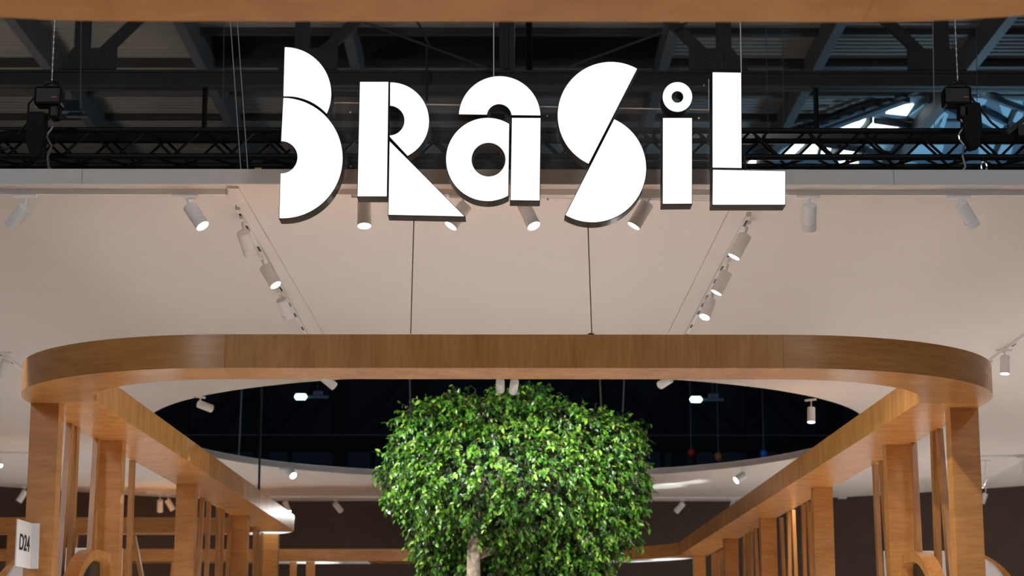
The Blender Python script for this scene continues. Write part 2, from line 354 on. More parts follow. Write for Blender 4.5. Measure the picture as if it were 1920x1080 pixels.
def hoist(u, label, mirror):
    c = P(u, 195, 19.6); h = thing('chain_hoist', label, 'hoist', c, 'chain hoists on the lighting truss')
    s = mirror
    mk('motor', MB().box((c.x - .13, c.y - .1, c.z - .03), (c.x + .15, c.y + .12, c.z + .17)), M['black'], h, bevel=.03)
    mk('gearbox', MB().box((c.x + .02, c.y - .08, c.z - .17), (c.x + .13, c.y + .1, c.z - .02)), M['black'], h, bevel=.03)
    bx = c.x - s * .1 if s > 0 else c.x + .15; b0 = c.z - (.1 if s > 0 else .0)
    vs = [(bx - .09, c.y, b0), (bx + .09, c.y, b0), (bx + .1, c.y, b0 - .25), (bx + .07, c.y, b0 - .47), (bx - .03, c.y, b0 - .5), (bx - .1, c.y, b0 - .3)]
    mb = MB(); n = 6; mb.add([Vector(p) - Vector((0, .08, 0)) for p in vs] + [Vector(p) + Vector((0, .08, 0)) for p in vs], [tuple(range(n)), tuple(range(2 * n - 1, n - 1, -1))] + [(i, (i + 1) % n, (i + 1) % n + n, i + n) for i in range(n)])
    mk('chain_bag', mb, M['blackcloth'], h, bevel=.02)
    ps = [Vector((c.x + .03 + .075 * math.cos(a), c.y, c.z + .18 + .06 * math.sin(a))) for a in [math.pi * i / 8 for i in range(9)]]
    mk('lifting_eye', MB().path(ps, .014), M['black'], h)
    hk = [c + Vector((.04 + .03 * math.sin(i * .9), -.02, -.17 - .035 * i)) for i in range(9)]
    mk('hook', MB().path(hk, .012), M['silver'], h)
    sl = [hk[-1], hk[-1] + Vector((-.03, -.03, -.12)), hk[-1] + Vector((-.01, -.05, -.24)), hk[-1] + Vector((s * .08, -.05, -.34))]
    mk('sling', MB().path(sl, [.012, .014, .014, .016]), M['alu'], h)
    cb = [c + Vector((-.12 * s, 0, .1)), c + Vector((-.2 * s, 0, .0)), c + Vector((-.2 * s, 0, -.2)), c + Vector((-.3 * s, 0, -.33))]
    if s < 0: cb = [c + Vector((.14, 0, .1)), c + Vector((.25, 0, -.05)), c + Vector((.36, 0, -.2)), c + Vector((.5, 0, -.32))]
    mk('cable', MB().path(cb, .012), M['black'], h)
    mk('indicator', MB().box((c.x + .06, c.y - .106, c.z + .04), (c.x + .11, c.y - .1, c.z + .05)), M['red'], h)
    mb = MB(); zz = c.z + .24
    while zz < c.z + 4.5:
        mb.beam((c.x + .03, c.y, zz), (c.x + .03, c.y, zz + .03), .012 if int(zz / .03) % 2 else .006, .008); zz += .034
    o = mk('chain', mb, M['alu'], h); o['kind'] = 'stuff'
hoist(90, 'black chain hoist with chain bag on the truss far from the rooflight', 1)
hoist(1792, 'black chain hoist on the truss in front of the bright rooflight', -1)
# small clutter on the truss
q = P(135, 200, 38); tag(mk('floodlight', MB().tube(q + Vector((0, 0, .1)), Vector((q.x, q.y, RZ)), .015, 6).box(q - Vector((.25, .1, .12)), q + Vector((.2, .1, .12))).box(q + Vector((-.1, 0, -.2)), q + Vector((.3, .1, -.14))), M['steel_blue']), 'small grey floodlight box under the roof beside the brown-lit rafter', 'floodlight')
q = Vector((PX(484, 16.93, 322), 16.93, CT + .016)); tag(mk('cable_tag', MB().box(q - Vector((.03, .01, .005)), q + Vector((.03, .01, .02))), M['yellow']), 'tiny yellow tag on the ceiling edge close to the letter B', 'tag')
q = P(8, 262, 19.7); tag(mk('cable_loop', MB().path([q + Vector((.09 * math.cos(a), 0, .1 * math.sin(a))) for a in [i * .5 for i in range(12)]], .014), M['black']), 'black coiled cable loop on the truss beside the far hoist', 'cable')
q = P(1845, 312, 19.7); tag(mk('shackle', MB().path([q + Vector((.03 * math.cos(a), 0, .05 * math.sin(a))) for a in [i * .6 for i in range(11)]], .011), M['silver']), 'small steel shackle under the truss beneath the rooflight', 'shackle')
q = P(1910, 235, 19.8); tag(mk('truss_clamp', MB().beam(q + Vector((-.12, 0, -.08)), q + Vector((.1, 0, .1)), .05, .05, (0, 1, 0)).box(q + Vector((-.02, -.05, -.12)), q + Vector((.12, .1, .0))), M['black']), 'black clamp on the truss at the very edge of the view', 'clamp')
# thin wires
def up_to(a, b, z):
    return b + (a - b) * ((z - b.z) / (a.z - b.z))
def wire(a, b, Y, r, m, label, Yb=None):
    pb = P(*b, Yb or Y); pa = up_to(P(*a, Y), pb, RZ)
    return tag(mk('wire', MB().tube(pa, pb, r, 6), M[m]), label, 'wire')
wire((425, -60), (452, 321), 18, .006, 'alu', 'bright steel cable reaching the ceiling edge, outer one of a leaning pair')
wire((438, -60), (465, 321), 18, .006, 'alu', 'bright steel cable of the leaning pair, the one nearer the letter B')
wire((153, -40), (151, 203), 30, .01, 'alu', 'pale wire falling past the gusset near the brown-lit rafter')
wire((100, -40), (97, 165), 30, .007, 'alu', 'thin chain beside the far hoist chain')
wire((421, -40), (418, 240), 34, .009, 'steel_blue', 'faint blue wire beside the leaning pair of cables')
wire((1748, -40), (1752, 242), 30, .009, 'alu', 'pale wire just before the hoist in front of the rooflight')
wire((1830, -40), (1832, 242), 34, .007, 'steel_blue', 'faint wire just past the hoist in front of the rooflight')
wire((1436, 40), (1440, 243), 34, .006, 'steel_blue', 'faint wire beyond the letter L, nearer the letter')
wire((1467, 40), (1469, 243), 34, .006, 'steel_blue', 'faint wire beyond the letter L, farther from the letter')

# ------------------------------------------------------------ stand ceiling with oval opening
def superell(cx, cy, a, b, n, N=120, cl=False):
    out = []
    for i in range(N):
        t_ = 2 * math.pi * i / N; c, s = math.cos(t_), math.sin(t_)
        out.append((cx + a * math.copysign(abs(c) ** (2 / n), c), cy + b * math.copysign(abs(s) ** (2 / n), s)))
    return out
CFY = 16.9
outer = [(-17, CFY), (17, CFY), (17, 44)] + [(17 - 34 * i / 24, 50.75 - 4.6 * max(0, (abs(17 - 34 * i / 24) - 6) / 6.0) ** 1.4 * .9) for i in range(1, 24)] + [(-17, 44)]
hole = superell(.05, 36.4, 6.5, 8.0, 2.15)
vs, fs = flat_solid([outer, hole], .12)
mb = MB(); mb.add([(v.x, v.y, CZ + .06 + v.z) for v in vs], fs)
ceil = struct('ceiling', mb, M['fabric'])
mb = MB(); n = len(hole)
for i in range(n):
    (x0, y0), (x1, y1) = hole[i], hole[(i + 1) % n]
    mb.add([(x0, y0, CZ - .005), (x1, y1, CZ - .005), (x1, y1, CT + .01), (x0, y0, CT + .01)], [(0, 1, 2, 3)])
    k = .997
mk('opening_rim', mb, M['white'], ceil)
# grey front fascia in three lengths
tr = thing('trim_1', None, None, (0, CFY, CZ), kind='structure')
for a, b in ((-16, PX(155, CFY, 330)), (PX(155, CFY, 330) + .004, PX(1675, CFY, 330) - .004), (PX(1675, CFY, 330), 16)):
    mk('fascia_board', MB().box((a, CFY - .03, CZ - .005), (b, CFY, CT + .01)), M['rim'], tr)
# back wall (dark brown, gently curved)
pts = [(x, 50.7 - 4.6 * max(0, (abs(x) - 6) / 6.0) ** 1.4 * .9) for x in [17 - i * 34 / 40 for i in range(41)]]
mb = MB()
for i in range(40):
    (x0, y0), (x1, y1) = pts[i], pts[i + 1]
    mb.hexa([(x0, y0, 0), (x1, y1, 0), (x1, y1 + .1, 0), (x0, y0 + .1, 0), (x0, y0, CZ), (x1, y1, CZ), (x1, y1 + .1, CZ), (x0, y0 + .1, CZ)])
struct('wall_back', mb, M['brownwall'])

# ------------------------------------------------------------ timber pavilion frame
ZB, ZT = H + 2.42, H + 2.70
HW = .32
def sweep(mb, pts, hws, z0, z1):
    n = len(pts); vs = []
    for i, p in enumerate(pts):
        hw = hws[i] if isinstance(hws, list) else hws
        a = Vector(pts[max(i - 1, 0)]); b = Vector(pts[min(i + 1, n - 1)]); d = (b - a).normalized()
        if n > 2 and i == 0: d = (Vector(pts[1]) * 4 - Vector(pts[0]) * 3 - Vector(pts[2])).normalized()
        if n > 2 and i == n - 1: d = -(Vector(pts[-2]) * 4 - Vector(pts[-1]) * 3 - Vector(pts[-3])).normalized()
        nn = Vector((-d.y, d.x))
        p = Vector(p); l = p + nn * hw; r = p - nn * hw
        vs += [(l.x, l.y, z0), (r.x, r.y, z0), (r.x, r.y, z1), (l.x, l.y, z1)]
    fs = []
    for i in range(n - 1):
        for k in range(4): fs.append((4 * i + k, 4 * i + (k + 1) % 4, 4 * i + 4 + (k + 1) % 4, 4 * i + 4 + k))
    fs += [(0, 1, 2, 3), tuple(4 * (n - 1) + k for k in (3, 2, 1, 0))]
    return mb.add(vs, fs)
def arc(cx, cy, r, a0, a1, n=28):
    return [(cx + r * math.cos(math.radians(a0 + (a1 - a0) * i / n)), cy + r * math.sin(math.radians(a0 + (a1 - a0) * i / n))) for i in range(n + 1)]
XL, XR, YF = -4.10, 4.19, 16.32
pav = thing('timber_pavilion', 'large varnished birch frame, rounded canopy band on posts and thin fins around the tree', 'pavilion', (0, 30, 0))
RL, RR, RB = 1.80, 1.88, 3.2
G = .0018
segs = [
 ([(XL + RL + G, YF), (XR - RR - G, YF)], 'wood_up'),
 (arc(XL + RL, YF + RL, RL, 270, 180), 'wood_flat'),
 (arc(XR - RR, YF + RR, RR, 270, 360), 'wood_flat'),
 ([(XL, YF + RL + G), (XL, 25.2)], 'wood_up2'), ([(XL, 25.2 + G), (XL, 30.6)], 'wood_up'), ([(XL, 30.6 + G), (XL, 35.6)], 'wood_up2'),
 (arc(XL - .9, 35.6, .9, 0, 90, 16) + [(-6.2, 36.5)], 'wood_flat'), ([(-6.2 - G, 36.5), (-15, 36.5)], 'wood_flat'),
 ([(XR, YF + RR + G), (XR, 21.4)], 'wood_up2'), ([(XR, 21.4 + G), (XR, 27.5)], 'wood_up2'), ([(XR, 27.5 + G), (XR, 34.5)], 'wood_up2'), ([(XR, 34.5 + G), (XR, 43.1)], 'wood_up2'),
 ([(XR - RB - G, 46.58), (-4, 46.58)], 'wood_flat'), ([(-4 - G, 46.58), (-15, 46.58)], 'wood_flat')]
for pts_, m_ in segs: mk('canopy_panel', sweep(MB(), pts_, HW if pts_[0][1] != 46.58 else .6, ZB, ZT), M[m_], pav, smooth=True)
ws = [.32 + .28 * i / 32 for i in range(33)]
ap = [(XR - RB + (2.88 + w_) * math.cos(math.radians(90 * i / 32)), 43.1 + (2.88 + w_) * math.sin(math.radians(90 * i / 32))) for i, w_ in enumerate(ws)]
mk('canopy_panel', sweep(MB(), ap, ws, ZB, ZT), M['wood_flat'], pav, smooth=True)
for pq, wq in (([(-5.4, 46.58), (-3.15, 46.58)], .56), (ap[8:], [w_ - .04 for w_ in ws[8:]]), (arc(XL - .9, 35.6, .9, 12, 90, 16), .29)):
    mk('overlit_underside', sweep(MB(), pq, wq, ZB - .006, ZB - .001), M['whitepanel'], pav)  # white plates added in place of glaring light on the wood underside

# unseen lights added outside the frame to put highlights on the rounded corners
for x, k in ((-6.3, .3), (6.4, .06)):
    light('bulb', 'SPOT', (x, 17.1, CZ - .25), LAMP * k, (1, .985, .96), (x * .7, 17.4, ZB + .16), spot_size=math.radians(13), spot_blend=.6, shadow_soft_size=.05)
def post(x0, x1, y, d=.22, top=ZB, m='wood_post'):
    mk('post', MB().box((x0, y, 0), (x1, y + d, top)), M[m], pav, bevel=.004)
for y_ in (18.2, 21.3, 26.5, 32.0, 36.35): post(-4.41, -4.145, y_)
for y_ in (18.5, 21.66, 26.9, 32.5, 37.9, 44.1): post(4.24, 4.51, y_)
def fin(u, v, side, lean=0, th=.055, dp=.13):
    p = PZ(u, v, ZB); x = p.x; y = p.y; z1 = ZB
    yb = y + lean
    h = th / 2
    mk('fin', MB().hexa([(x - h, yb, 0), (x + h, yb, 0), (x + h, yb + dp, 0), (x - h, yb + dp, 0), (x - h, y, z1), (x + h, y, z1), (x + h, y + dp, z1), (x - h, y + dp, z1)]), M['wood_fin'], pav)
for u, v, l in ((129, 793, -.45), (140, 799, .0), (179, 822, -.35), (246.5, 862, .05),
                (378, 933, -.5), (390.5, 941.5, -.1), (408, 951, .35), (416.6, 955, -.2), (431, 965.6, -.6), (477, 988, .3), (491, 998, -.3), (483, 993, .8)):
    fin(u, v, -1, l)
for u, v, l in ((1753, 808, .1), (1763, 803, -.7), (1714.5, 829, -.25), (1642.5, 869.7, -.2), (1654, 863, -.9),
                (1507, 945, .15), (1517, 940, -.3), (1480, 959.5, .4), (1488, 955.6, -.4), (1466, 970, -.5), (1396, 1004, .3), (1402, 1000, -.5), (1409, 996, .2), (1417, 990, -.5),
                (1337, 1039, .3), (1342, 1036, -.4), (1348, 1033, .2), (1354, 1030, -.3)):
    fin(u, v, 1, l)
# posts and struts under the farther bands
def strut(u0, u1, Y, ub=None, m='wood_post'):
    x0, x1 = PX(u0, Y, 1040), PX(u1, Y, 1040); dx = 0 if ub is None else PX(ub, Y, 1080) - x0
    mk('post', MB().hexa([(x0 + dx, Y, 0), (x1 + dx, Y, 0), (x1 + dx, Y + .12, 0), (x0 + dx, Y + .12, 0), (x0, Y, ZB), (x1, Y, ZB), (x1, Y + .12, ZB), (x0, Y + .12, ZB)]), M[m], pav)
for a in ((544, 556, 46.3, 541), (574, 590, 46.2, 577), (800, 822, 46.2), (12, 34, 36.4), (137, 143, 36.4, 120), (228, 236, 46.3), (322, 332, 46.4, 300)): strut(*a)
mk('leaning_strut', MB().beam(P(251, 1005, 30), P(268, 1095, 30), .06, .12, (0, 1, 0)), M['wood_fin'], pav)

# nearer canopy loop overhead
nb = thing('entrance_canopy', 'near out-of-focus birch canopy band crossing the top of the view', 'canopy', (-.05, 7, 0))
NY = 7.165 - HW; cx = -.05; sx = 1.42; NR = 1.9
mk('canopy_panel', sweep(MB(), [(cx - sx + G, NY), (cx + sx - G, NY)], HW, ZB, ZT), M['wood_near'], nb, smooth=True)
mk('canopy_panel', sweep(MB(), arc(cx + sx, NY - NR, NR, 90, 0) + [(cx + sx + NR, 1)], HW, ZB, ZT), M['wood_near'], nb, smooth=True)
mk('canopy_panel', sweep(MB(), arc(cx - sx, NY - NR, NR, 90, 180) + [(cx - sx - NR, 1)], HW, ZB, ZT), M['wood_near'], nb, smooth=True)
for sg in (-1, 1):
    for yy in (1.2, 4.4):
        xx = cx + sg * (sx + NR + .15); mk('post', MB().box((xx - .13, yy, 0), (xx + .13, yy + .22, ZB)), M['wood_post'], nb)

# arched door frames between the first two posts on each side
def arched_frame(xi, sg, ya, yb, zt, R, label):
    """outline in the (y, z) plane, near upper corner rounded"""
    def outl(y0, y1, z1, r, r2):
        o_ = [(y0, 0)] + [(y0 + r - r * math.cos(math.radians(a)), z1 - r + r * math.sin(math.radians(a))) for a in range(0, 91, 6)]
        o_ += [(y1 - r2 + r2 * math.sin(math.radians(a)), z1 - r2 + r2 * math.cos(math.radians(a))) for a in range(0, 91, 15)] + [(y1, 0)]
        return o_
    A = outl(ya, yb, zt, R, .14); B = outl(ya + .11, yb - .09, zt - .1, R - .1, .06)
    e = thing('arched_doorway', label, 'doorway', ((xi), (ya + yb) / 2, 0), 'arched doorways')
    vs, fs = flat_solid([A + B[::-1]], .15); mk('frame', MB().add([(xi + sg * (.075 + v.z), v.x, v.y) for v in vs], fs), M['wood_up2'], e)
    vs, fs = flat_solid([B], .01); mk('glass', MB().add([(xi + sg * (.11 + v.z), v.x, v.y) for v in vs], fs), M['greenglass'], e)
zA = H + .0568 * 20
arched_frame(-4.12, -1, 18.62, 20.85, zA + .04, 1.55, 'arched birch doorway beside the post that carries the D24 sign')
arched_frame(4.17, 1, 18.85, 20.75, zA + .02, 1.35, 'arched birch doorway on the side of the pavilion away from the D24 sign')
# white arched display walls outside the pavilion
def white_arch(sg, Y, xa_, xb_, zt, label):
    R = .62
    def outl(x0, x1, z1, r):
        return [(x0, 0), (x0, z1)] + [(x1 - r + r * math.sin(math.radians(a)), z1 - r + r * math.cos(math.radians(a))) for a in range(0, 91, 6)] + [(x1, 0)]
    A = outl(xa_, xb_, zt, R); 
    e = thing('display_wall', label, 'display wall', (sg * (xa_ + xb_) / 2, Y, 0))
    vs, fs = flat_solid([A], .06); mk('panel', MB().add([(sg * v.x, Y + v.z, v.y) for v in vs], fs), M['whitepanel'], e)
    O = outl(xb_ - .8, xb_ + .13, zt + .01, R + .13)[2:]; I = outl(xb_ - .8, xb_, zt, R)[2:]
    vs, fs = flat_solid([O + I[::-1]], .4); mk('wood_edge', MB().add([(sg * v.x, Y + .1 + v.z, v.y) for v in vs], fs), M['wood_flat'], e)
white_arch(1, 24, 4.62, PX(1893, 24, 1080), H + .0578 * 24, 'white display wall with rounded birch edge outside the pavilion, far from the D24 sign')
white_arch(-1, 24, 4.62, -PX(2, 24, 1080), H + .0592 * 24, 'white display wall with rounded birch edge behind the D24 sign')

# stand number flag sign
sx0, sy0, sy1 = -4.335, 17.62, 18.17
fl = thing('stand_number_sign', 'white flag sign reading D24 projecting from the front corner post', 'sign', (sx0, 18.2, H + .88))
zt_, zb_ = H + 1.30, H + .885
mk('plate', MB().box((sx0 - .012, sy0, zb_), (sx0, sy1, zt_)), M['whitepanel'], fl)
mk('mounting_flange', MB().box((sx0, 18.155, zb_), (sx0 + .065, 18.199, zt_)), M['whitepanel'], fl)
tc = bpy.data.curves.new('t', 'FONT'); tc.body = 'D24'; tc.size = .2; tc.extrude = .001; tc.align_x = 'CENTER'; tc.align_y = 'CENTER'; tc.offset = .0035
to = bpy.data.objects.new('t', tc); COL.objects.link(to); bpy.context.view_layer.update()
me = bpy.data.meshes.new_from_object(to, depsgraph=None); bpy.data.objects.remove(to)
mb = MB().add([(sx0 + .003 + v.co.z, (sy0 + sy1) / 2 - .0 + v.co.x * 1.12, (zt_ + zb_) / 2 + .005 + v.co.y) for v in me.vertices], [tuple(p.vertices) for p in me.polygons])
mk('lettering', mb, M['letterblack'], fl)

# ------------------------------------------------------------ illuminated sign BRaSiL
SY = 16.05
sc_ = P(950, 250, SY)
sg_ = thing('illuminated_sign', 'hanging lit sign of geometric white letters spelling BRaSiL above the pavilion', 'sign', P(950, 415, SY))
def w2(u, v): p = P(u, v, SY); return (p.x, p.z)
def arcp(cx, cy, r, a0, a1, n=40):    # degrees, y down picture sense measured counter-clockwise from +x
    return [(cx + r * math.cos(math.radians(a0 + (a1 - a0) * i / n)), cy - r * math.sin(math.radians(a0 + (a1 - a0) * i / n))) for i in range(n + 1)]
def arc3(p0, pm, p1, n=48):
    ax, ay = p0; bx, by = pm; cx, cy = p1
    d = 2 * (ax * (by - cy) + bx * (cy - ay) + cx * (ay - by))
    ux = ((ax**2 + ay**2) * (by - cy) + (bx**2 + by**2) * (cy - ay) + (cx**2 + cy**2) * (ay - by)) / d
    uy = ((ax**2 + ay**2) * (cx - bx) + (bx**2 + by**2) * (ax - cx) + (cx**2 + cy**2) * (bx - ax)) / d
    r = math.hypot(ax - ux, ay - uy); t0 = math.atan2(ay - uy, ax - ux); tm = math.atan2(by - uy, bx - ux); t1 = math.atan2(cy - uy, cx - ux)
    def norm(t): return (t - t0) % (2 * math.pi)
    span = norm(t1) if norm(tm) < norm(t1) else norm(t1) - 2 * math.pi
    return [(ux + r * math.cos(t0 + span * i / n), uy + r * math.sin(t0 + span * i / n)) for i in range(n + 1)]
letters = {}
letters['B'] = [
  [arc3((533.5, 88), (599, 117), (612.5, 213.5)) + arc3((612.5, 213.5), (575, 187.5), (531, 180.5), 16)],
  [arc3((531, 183), (642.6, 296), (523.5, 409)) + arc3((525.7, 324.5), (557.4, 294), (526.8, 264.5), 24)]]
letters['R'] = [
  [[(674.6, 153), (728.5, 153), (725.5, 368), (670, 368)]],
  [arc3((731.2, 154), (804.6, 223), (764, 292)) + [(730.3, 256)] + arc3((730.5, 253.5), (758, 225), (731, 198), 20)],
  [[(730.2, 264), (871, 405.5), (728, 402.5)]]]
letters['a'] = [
  [arc3((860, 214), (936, 142.4), (1013.7, 216.2)) + arc3((958.8, 215.5), (936, 195), (913.2, 214.7), 20)],
  [arc3((955, 232), (836, 299), (953.2, 366.5)), arcp(916, 299, 31.5, 0, 354, 40)],
  [[(959.6, 220.6), (1013.8, 220.8), (1012, 375.8), (957, 375)]]]
letters['S'] = [
  [arc3((1195, 128.6), (1070, 150), (1103.8, 307))],
  [arc3((1151.5, 223), (1199, 365), (1060, 403))]]
letters['i'] = [
  [arcp(1270.3, 181.4, 28, 0, 354, 48), arcp(1270.3, 181.4, 10.8, 0, 354, 30)],
  [[(1242.7, 220.8), (1297.8, 220.8), (1297.6, 381.5), (1242.5, 382)]]]
letters['L'] = [
  [[(1336, 135), (1390, 136), (1390.8, 314.7), (1336, 314)]],
  [[(1336.5, 317.8), (1472.8, 320.4), (1472.6, 383.5), (1335.8, 383.7)]]]
for ch, pieces in letters.items():
    body = MB(); faces = []
    for loops in pieces:
        lw = [[w2(*p) for p in lp] for lp in loops]
        dep = .19
        vs, fs = flat_solid(lw, dep, .004); body.add([(v.x, SY + .012 + dep / 2 - v.z, v.y) for v in vs], fs)
        vs, fs = flat_solid(lw, .008, -.002); faces.append(MB().add([(v.x, SY + .006 - v.z, v.y) for v in vs], fs))
    bo = mk('letter', body, M['bronze'], sg_)
    for fmb in faces: mk('letter_face', fmb, M['face'], bo)
# clear sheet joining the letters, its bright edges
gy = SY + .205
A, B, C, D = P(560, 191, gy), P(1337, 206, gy), P(1337, 377, gy), P(560, 362, gy)
off = Vector((0, .008, 0))
mk('clear_backing_sheet', MB().hexa([D, C, C + off, D + off, A, B, B + off, A + off]), M['acrylic'], sg_)
mk('sheet_edge', MB().beam(A + off / 2, B + off / 2, .01, .008), M['acrylic_edge'], sg_)
mk('sheet_edge', MB().beam(D + off / 2, C + off / 2, .01, .003), M['acrylic_edge'], sg_)
for u, v in ((657, 211), (658, 312), (1026, 218), (1027, 374), (1310, 222), (1320, 160)):
    p = P(u, v, gy - .01); mk('screw_cap', MB().tube(p, p - Vector((0, .012, 0)), .008, 10), M['silver'], sg_)
for (a, b, l) in (((776, 412), (770, 626), 'thin dark wire from under the letter R down to the canopy band'), ((1102, 412), (1109.5, 627), 'thin dark wire from under the letter S down to the canopy band')):
    tag(mk('wire', MB().tube(P(*a, SY + .12), P(b[0], b[1], SY + .12), .0048, 6), M['darkwire']), l, 'wire')
q = P(1108, 626.5, SY + .12); tag(mk('wire_anchor', MB().lathe(q - Vector((0, 0, .01)), q + Vector((0, 0, 1)), [(0, .03), (.012, .028), (.02, .01)], 12), M['black']), 'small black wire anchor on top of the canopy band under the letter S', 'anchor')
for (a, b, l) in (((925.5, -60), (926, 150), 'bright support wire meeting the top of the letter a'), ((1386.5, -60), (1390, 137), 'bright support wire meeting the top of the letter L'), ((1329, 148), (1329.5, 206), 'short thin rod beside the upright of the letter L')):
    tag(mk('wire', MB().tube(P(*a, SY + .1), P(*b, SY + .1), .006 if a[0] != 1329 else .004, 6), M['alu']), l, 'wire')
q = P(1396, 290, SY + .25); mk('bracket', MB().tube(q, P(1398, 321, SY + .25), .008, 8), M['darkwire'], sg_)

# ------------------------------------------------------------ lighting tracks and spotlights
def track(a, b, label, w=.04, h=.045, slots=True, drop=0):
    a = Vector(a); b = Vector(b); c = (a + b) / 2; z = CZ - drop
    a.z = b.z = z - h / 2
    e = thing('light_track', label, 'track', (c.x, c.y, z))
    mk('rail', MB().beam(a, b, w, h), M['white'], e)
    d = (b - a).normalized(); n = d.cross(Vector((0, 0, 1)))
    if slots:
        mb = MB(); L_ = (b - a).length; t_ = .15
        while t_ < L_ - .2: mb.beam(a + d * t_ + Vector((0, 0, -h / 2)), a + d * (t_ + .24) + Vector((0, 0, -h / 2)), w * .6, .004); t_ += R0.choice((.5, .7, .95))
        mk('slot', mb, M['black'], e)
    for p, s in ((a, -1), (b, 1)): mk('end_cap', MB().beam(p, p + d * s * .012, w + .006, h + .004), M['rim'], e)
    return e
TRY = 17.1
track((-5.5, TRY, 0), (PX(424, TRY, 356), TRY, 0), 'white lighting track along the ceiling front, ending before the letter B', h=.05, slots=False)
track((PX(540, TRY, 356), TRY, 0), (5.6, TRY, 0), 'white lighting track along the ceiling front behind the sign letters', h=.05, slots=False)
def zp(u, v): return PZ(u, v, CZ)
track(zp(446, 385), zp(584, 640), 'white lighting track running back from beside the letter B')
track(zp(1404, 398), zp(1278, 640), 'white lighting track running back from beneath the letter L')
def raceway(a, b, lab):
    a = zp(*a); b = zp(*b); a.z = b.z = CZ - .012; mk('raceway', MB().beam(a, b, .11, .022), M['fabric'], ceil)
raceway((436, 349), (608, 640), 'flat beige raceway beside the track nearest the letter B')
raceway((1380, 388), (1252, 640), 'flat beige raceway beside the track beneath the letter L')
track(zp(-60, 614), zp(60, 702), 'white lighting track in the ceiling corner above the D24 post')
track(zp(1960, 598), zp(1835, 688), 'white lighting track in the ceiling corner beyond the rounded band opposite the D24 post')
def far(u, v): return zp(u, v)
track(zp(505, 930), zp(1450, 932), 'long white lighting track in front of the brown back wall behind the tree', slots=False)
track(zp(275, 922), zp(350, 924), 'short white track before the brown wall above the low posts', slots=False)
track(zp(1572, 932), zp(1640, 932), 'short white track before the brown wall between the fins', slots=False)
track(zp(-30, 846), zp(60, 847), 'white track crossing behind the D24 corner post', slots=False)
track(zp(1835, 853), zp(1960, 852), 'white track crossing behind the corner post opposite the D24 post', slots=False)
track(zp(1925, 862), zp(1856, 895), 'slanting white track behind the corner post opposite the D24 post', slots=False)
def spot(anchor, top, bot, lensvis, lit, label, dia=.125, L=.25, power=1.0, adir=(1, 0, 0), target=None, group='white track spotlights', cone=75):
    """anchor: 3D point on the track; top/bot: picture positions of the housing's ends"""
    A_ = Vector(anchor); Y = A_.y
    p1 = P(*top, Y); d = ray(*bot).normalized(); oc = p1 - EYE; bq = d.dot(oc); cc = oc.dot(oc) - L * L; disc = bq * bq - cc
    tt = bq if disc <= 0 else (bq - math.sqrt(disc) if lensvis else bq + math.sqrt(disc))
    ax = (EYE + d * tt - p1); ax.normalize(); p2 = p1 + ax * L
    e = thing('track_spotlight', label, 'spotlight', A_, group)
    r = dia / 2; ad = Vector(adir).normalized()
    mk('adapter', MB().beam(A_ - ad * (.12 if L < .3 else .07) + Vector((0, 0, -.015)), A_ + ad * (.09 if L < .3 else .05) + Vector((0, 0, -.015)), .034, .03), M['white'], e)
    hj = p1 + ax * (L * .12)
    mk('stem', MB().tube(A_ + Vector((0, 0, -.025)), hj, .011, 8).tube(hj - Vector((.02, 0, 0)), hj + Vector((.02, 0, 0)), .018, 8), M['white'], e, smooth=True)
    prof = [(0, r * .55), (.003, r * .9), (.008, r), (L * .74, r), (L * .742, r * .96), (L * .752, r * .96), (L * .754, r * 1.02), (L, r * 1.02), (L, r * .93), (L - .014, r * .9)]
    ho = mk('housing', MB().lathe(p1, p2, prof, 24), M['white'], e, smooth=True)
    mk('lens', MB().tube(p2 - ax * .015, p2 - ax * .008, r * .9, 24), M['lens' if lit else 'lensoff'], ho)
    tg = p2 + ax if target is None else Vector(target)
    lo = light('bulb', 'SPOT', (0, 0, 0), LAMP * power, (1, .985, .96), None, spot_size=math.radians(cone), spot_blend=.6, shadow_soft_size=.03)
    lo.parent = e; lo.location = p2 + ax * .02 - A_; lo.rotation_euler = (tg - (p2 + ax * .02)).to_track_quat('-Z', 'Y').to_euler()
    return e
def fa(u): p = P(u, 366, TRY); return (p.x, TRY, CZ - .05)
spot(fa(50), (49, 388), (20, 424), False, False, 'tilted white front-track spotlight nearest the hall corner above the D24 post', power=.35)
spot(fa(349), (355, 386), (380, 424), True, True, 'lit white spotlight near the end of the track before the letter B', power=.35)
spot(fa(684), (683, 378), (683, 424), True, True, 'lit white spotlight hanging straight down under the upright of letter R', power=.35)
spot(fa(868), (873, 384), (845, 424), True, True, 'lit white spotlight half hidden behind the leg of letter R', power=.35)
spot(fa(978), (982, 384), (1001, 424), True, True, 'lit white spotlight hanging below the letter a', power=.35)
spot(fa(1219), (1214, 381), (1188, 424), True, True, 'white spotlight between the letters S and i, lens barely seen', power=.35)
spot(fa(1518), (1518, 383), (1517, 431), False, False, 'white spotlight pointing straight down just beyond the letter L', power=.35)
spot(fa(1800), (1801, 382), (1826, 425), False, False, 'tilted white front-track spotlight farthest beyond the letter L', power=.35)
YV = (0, 1, 0)
def ca(u, v, dz=.045): p = PZ(u, v, CZ - dz); return p
spot(ca(455, 410), (455, 434), (469, 476), False, False, 'unlit-looking white spotlight nearest the letter B on the receding track', adir=YV)
spot(ca(491, 482), (496, 500), (517, 535), True, True, 'lit white spotlight in the middle of the receding track beside letter B', adir=YV)
spot(ca(525, 548), (527, 561), (541, 595), False, False, 'pale white spotlight lowest on the receding track beside letter B', adir=YV)
spot(ca(1402, 420), (1398, 440), (1376, 482), True, True, 'lit white spotlight topmost on the receding track beneath letter L', adir=YV)
spot(ca(1365, 490), (1363, 510), (1343, 549), True, True, 'lit white spotlight in the middle of the track beneath letter L', adir=YV)
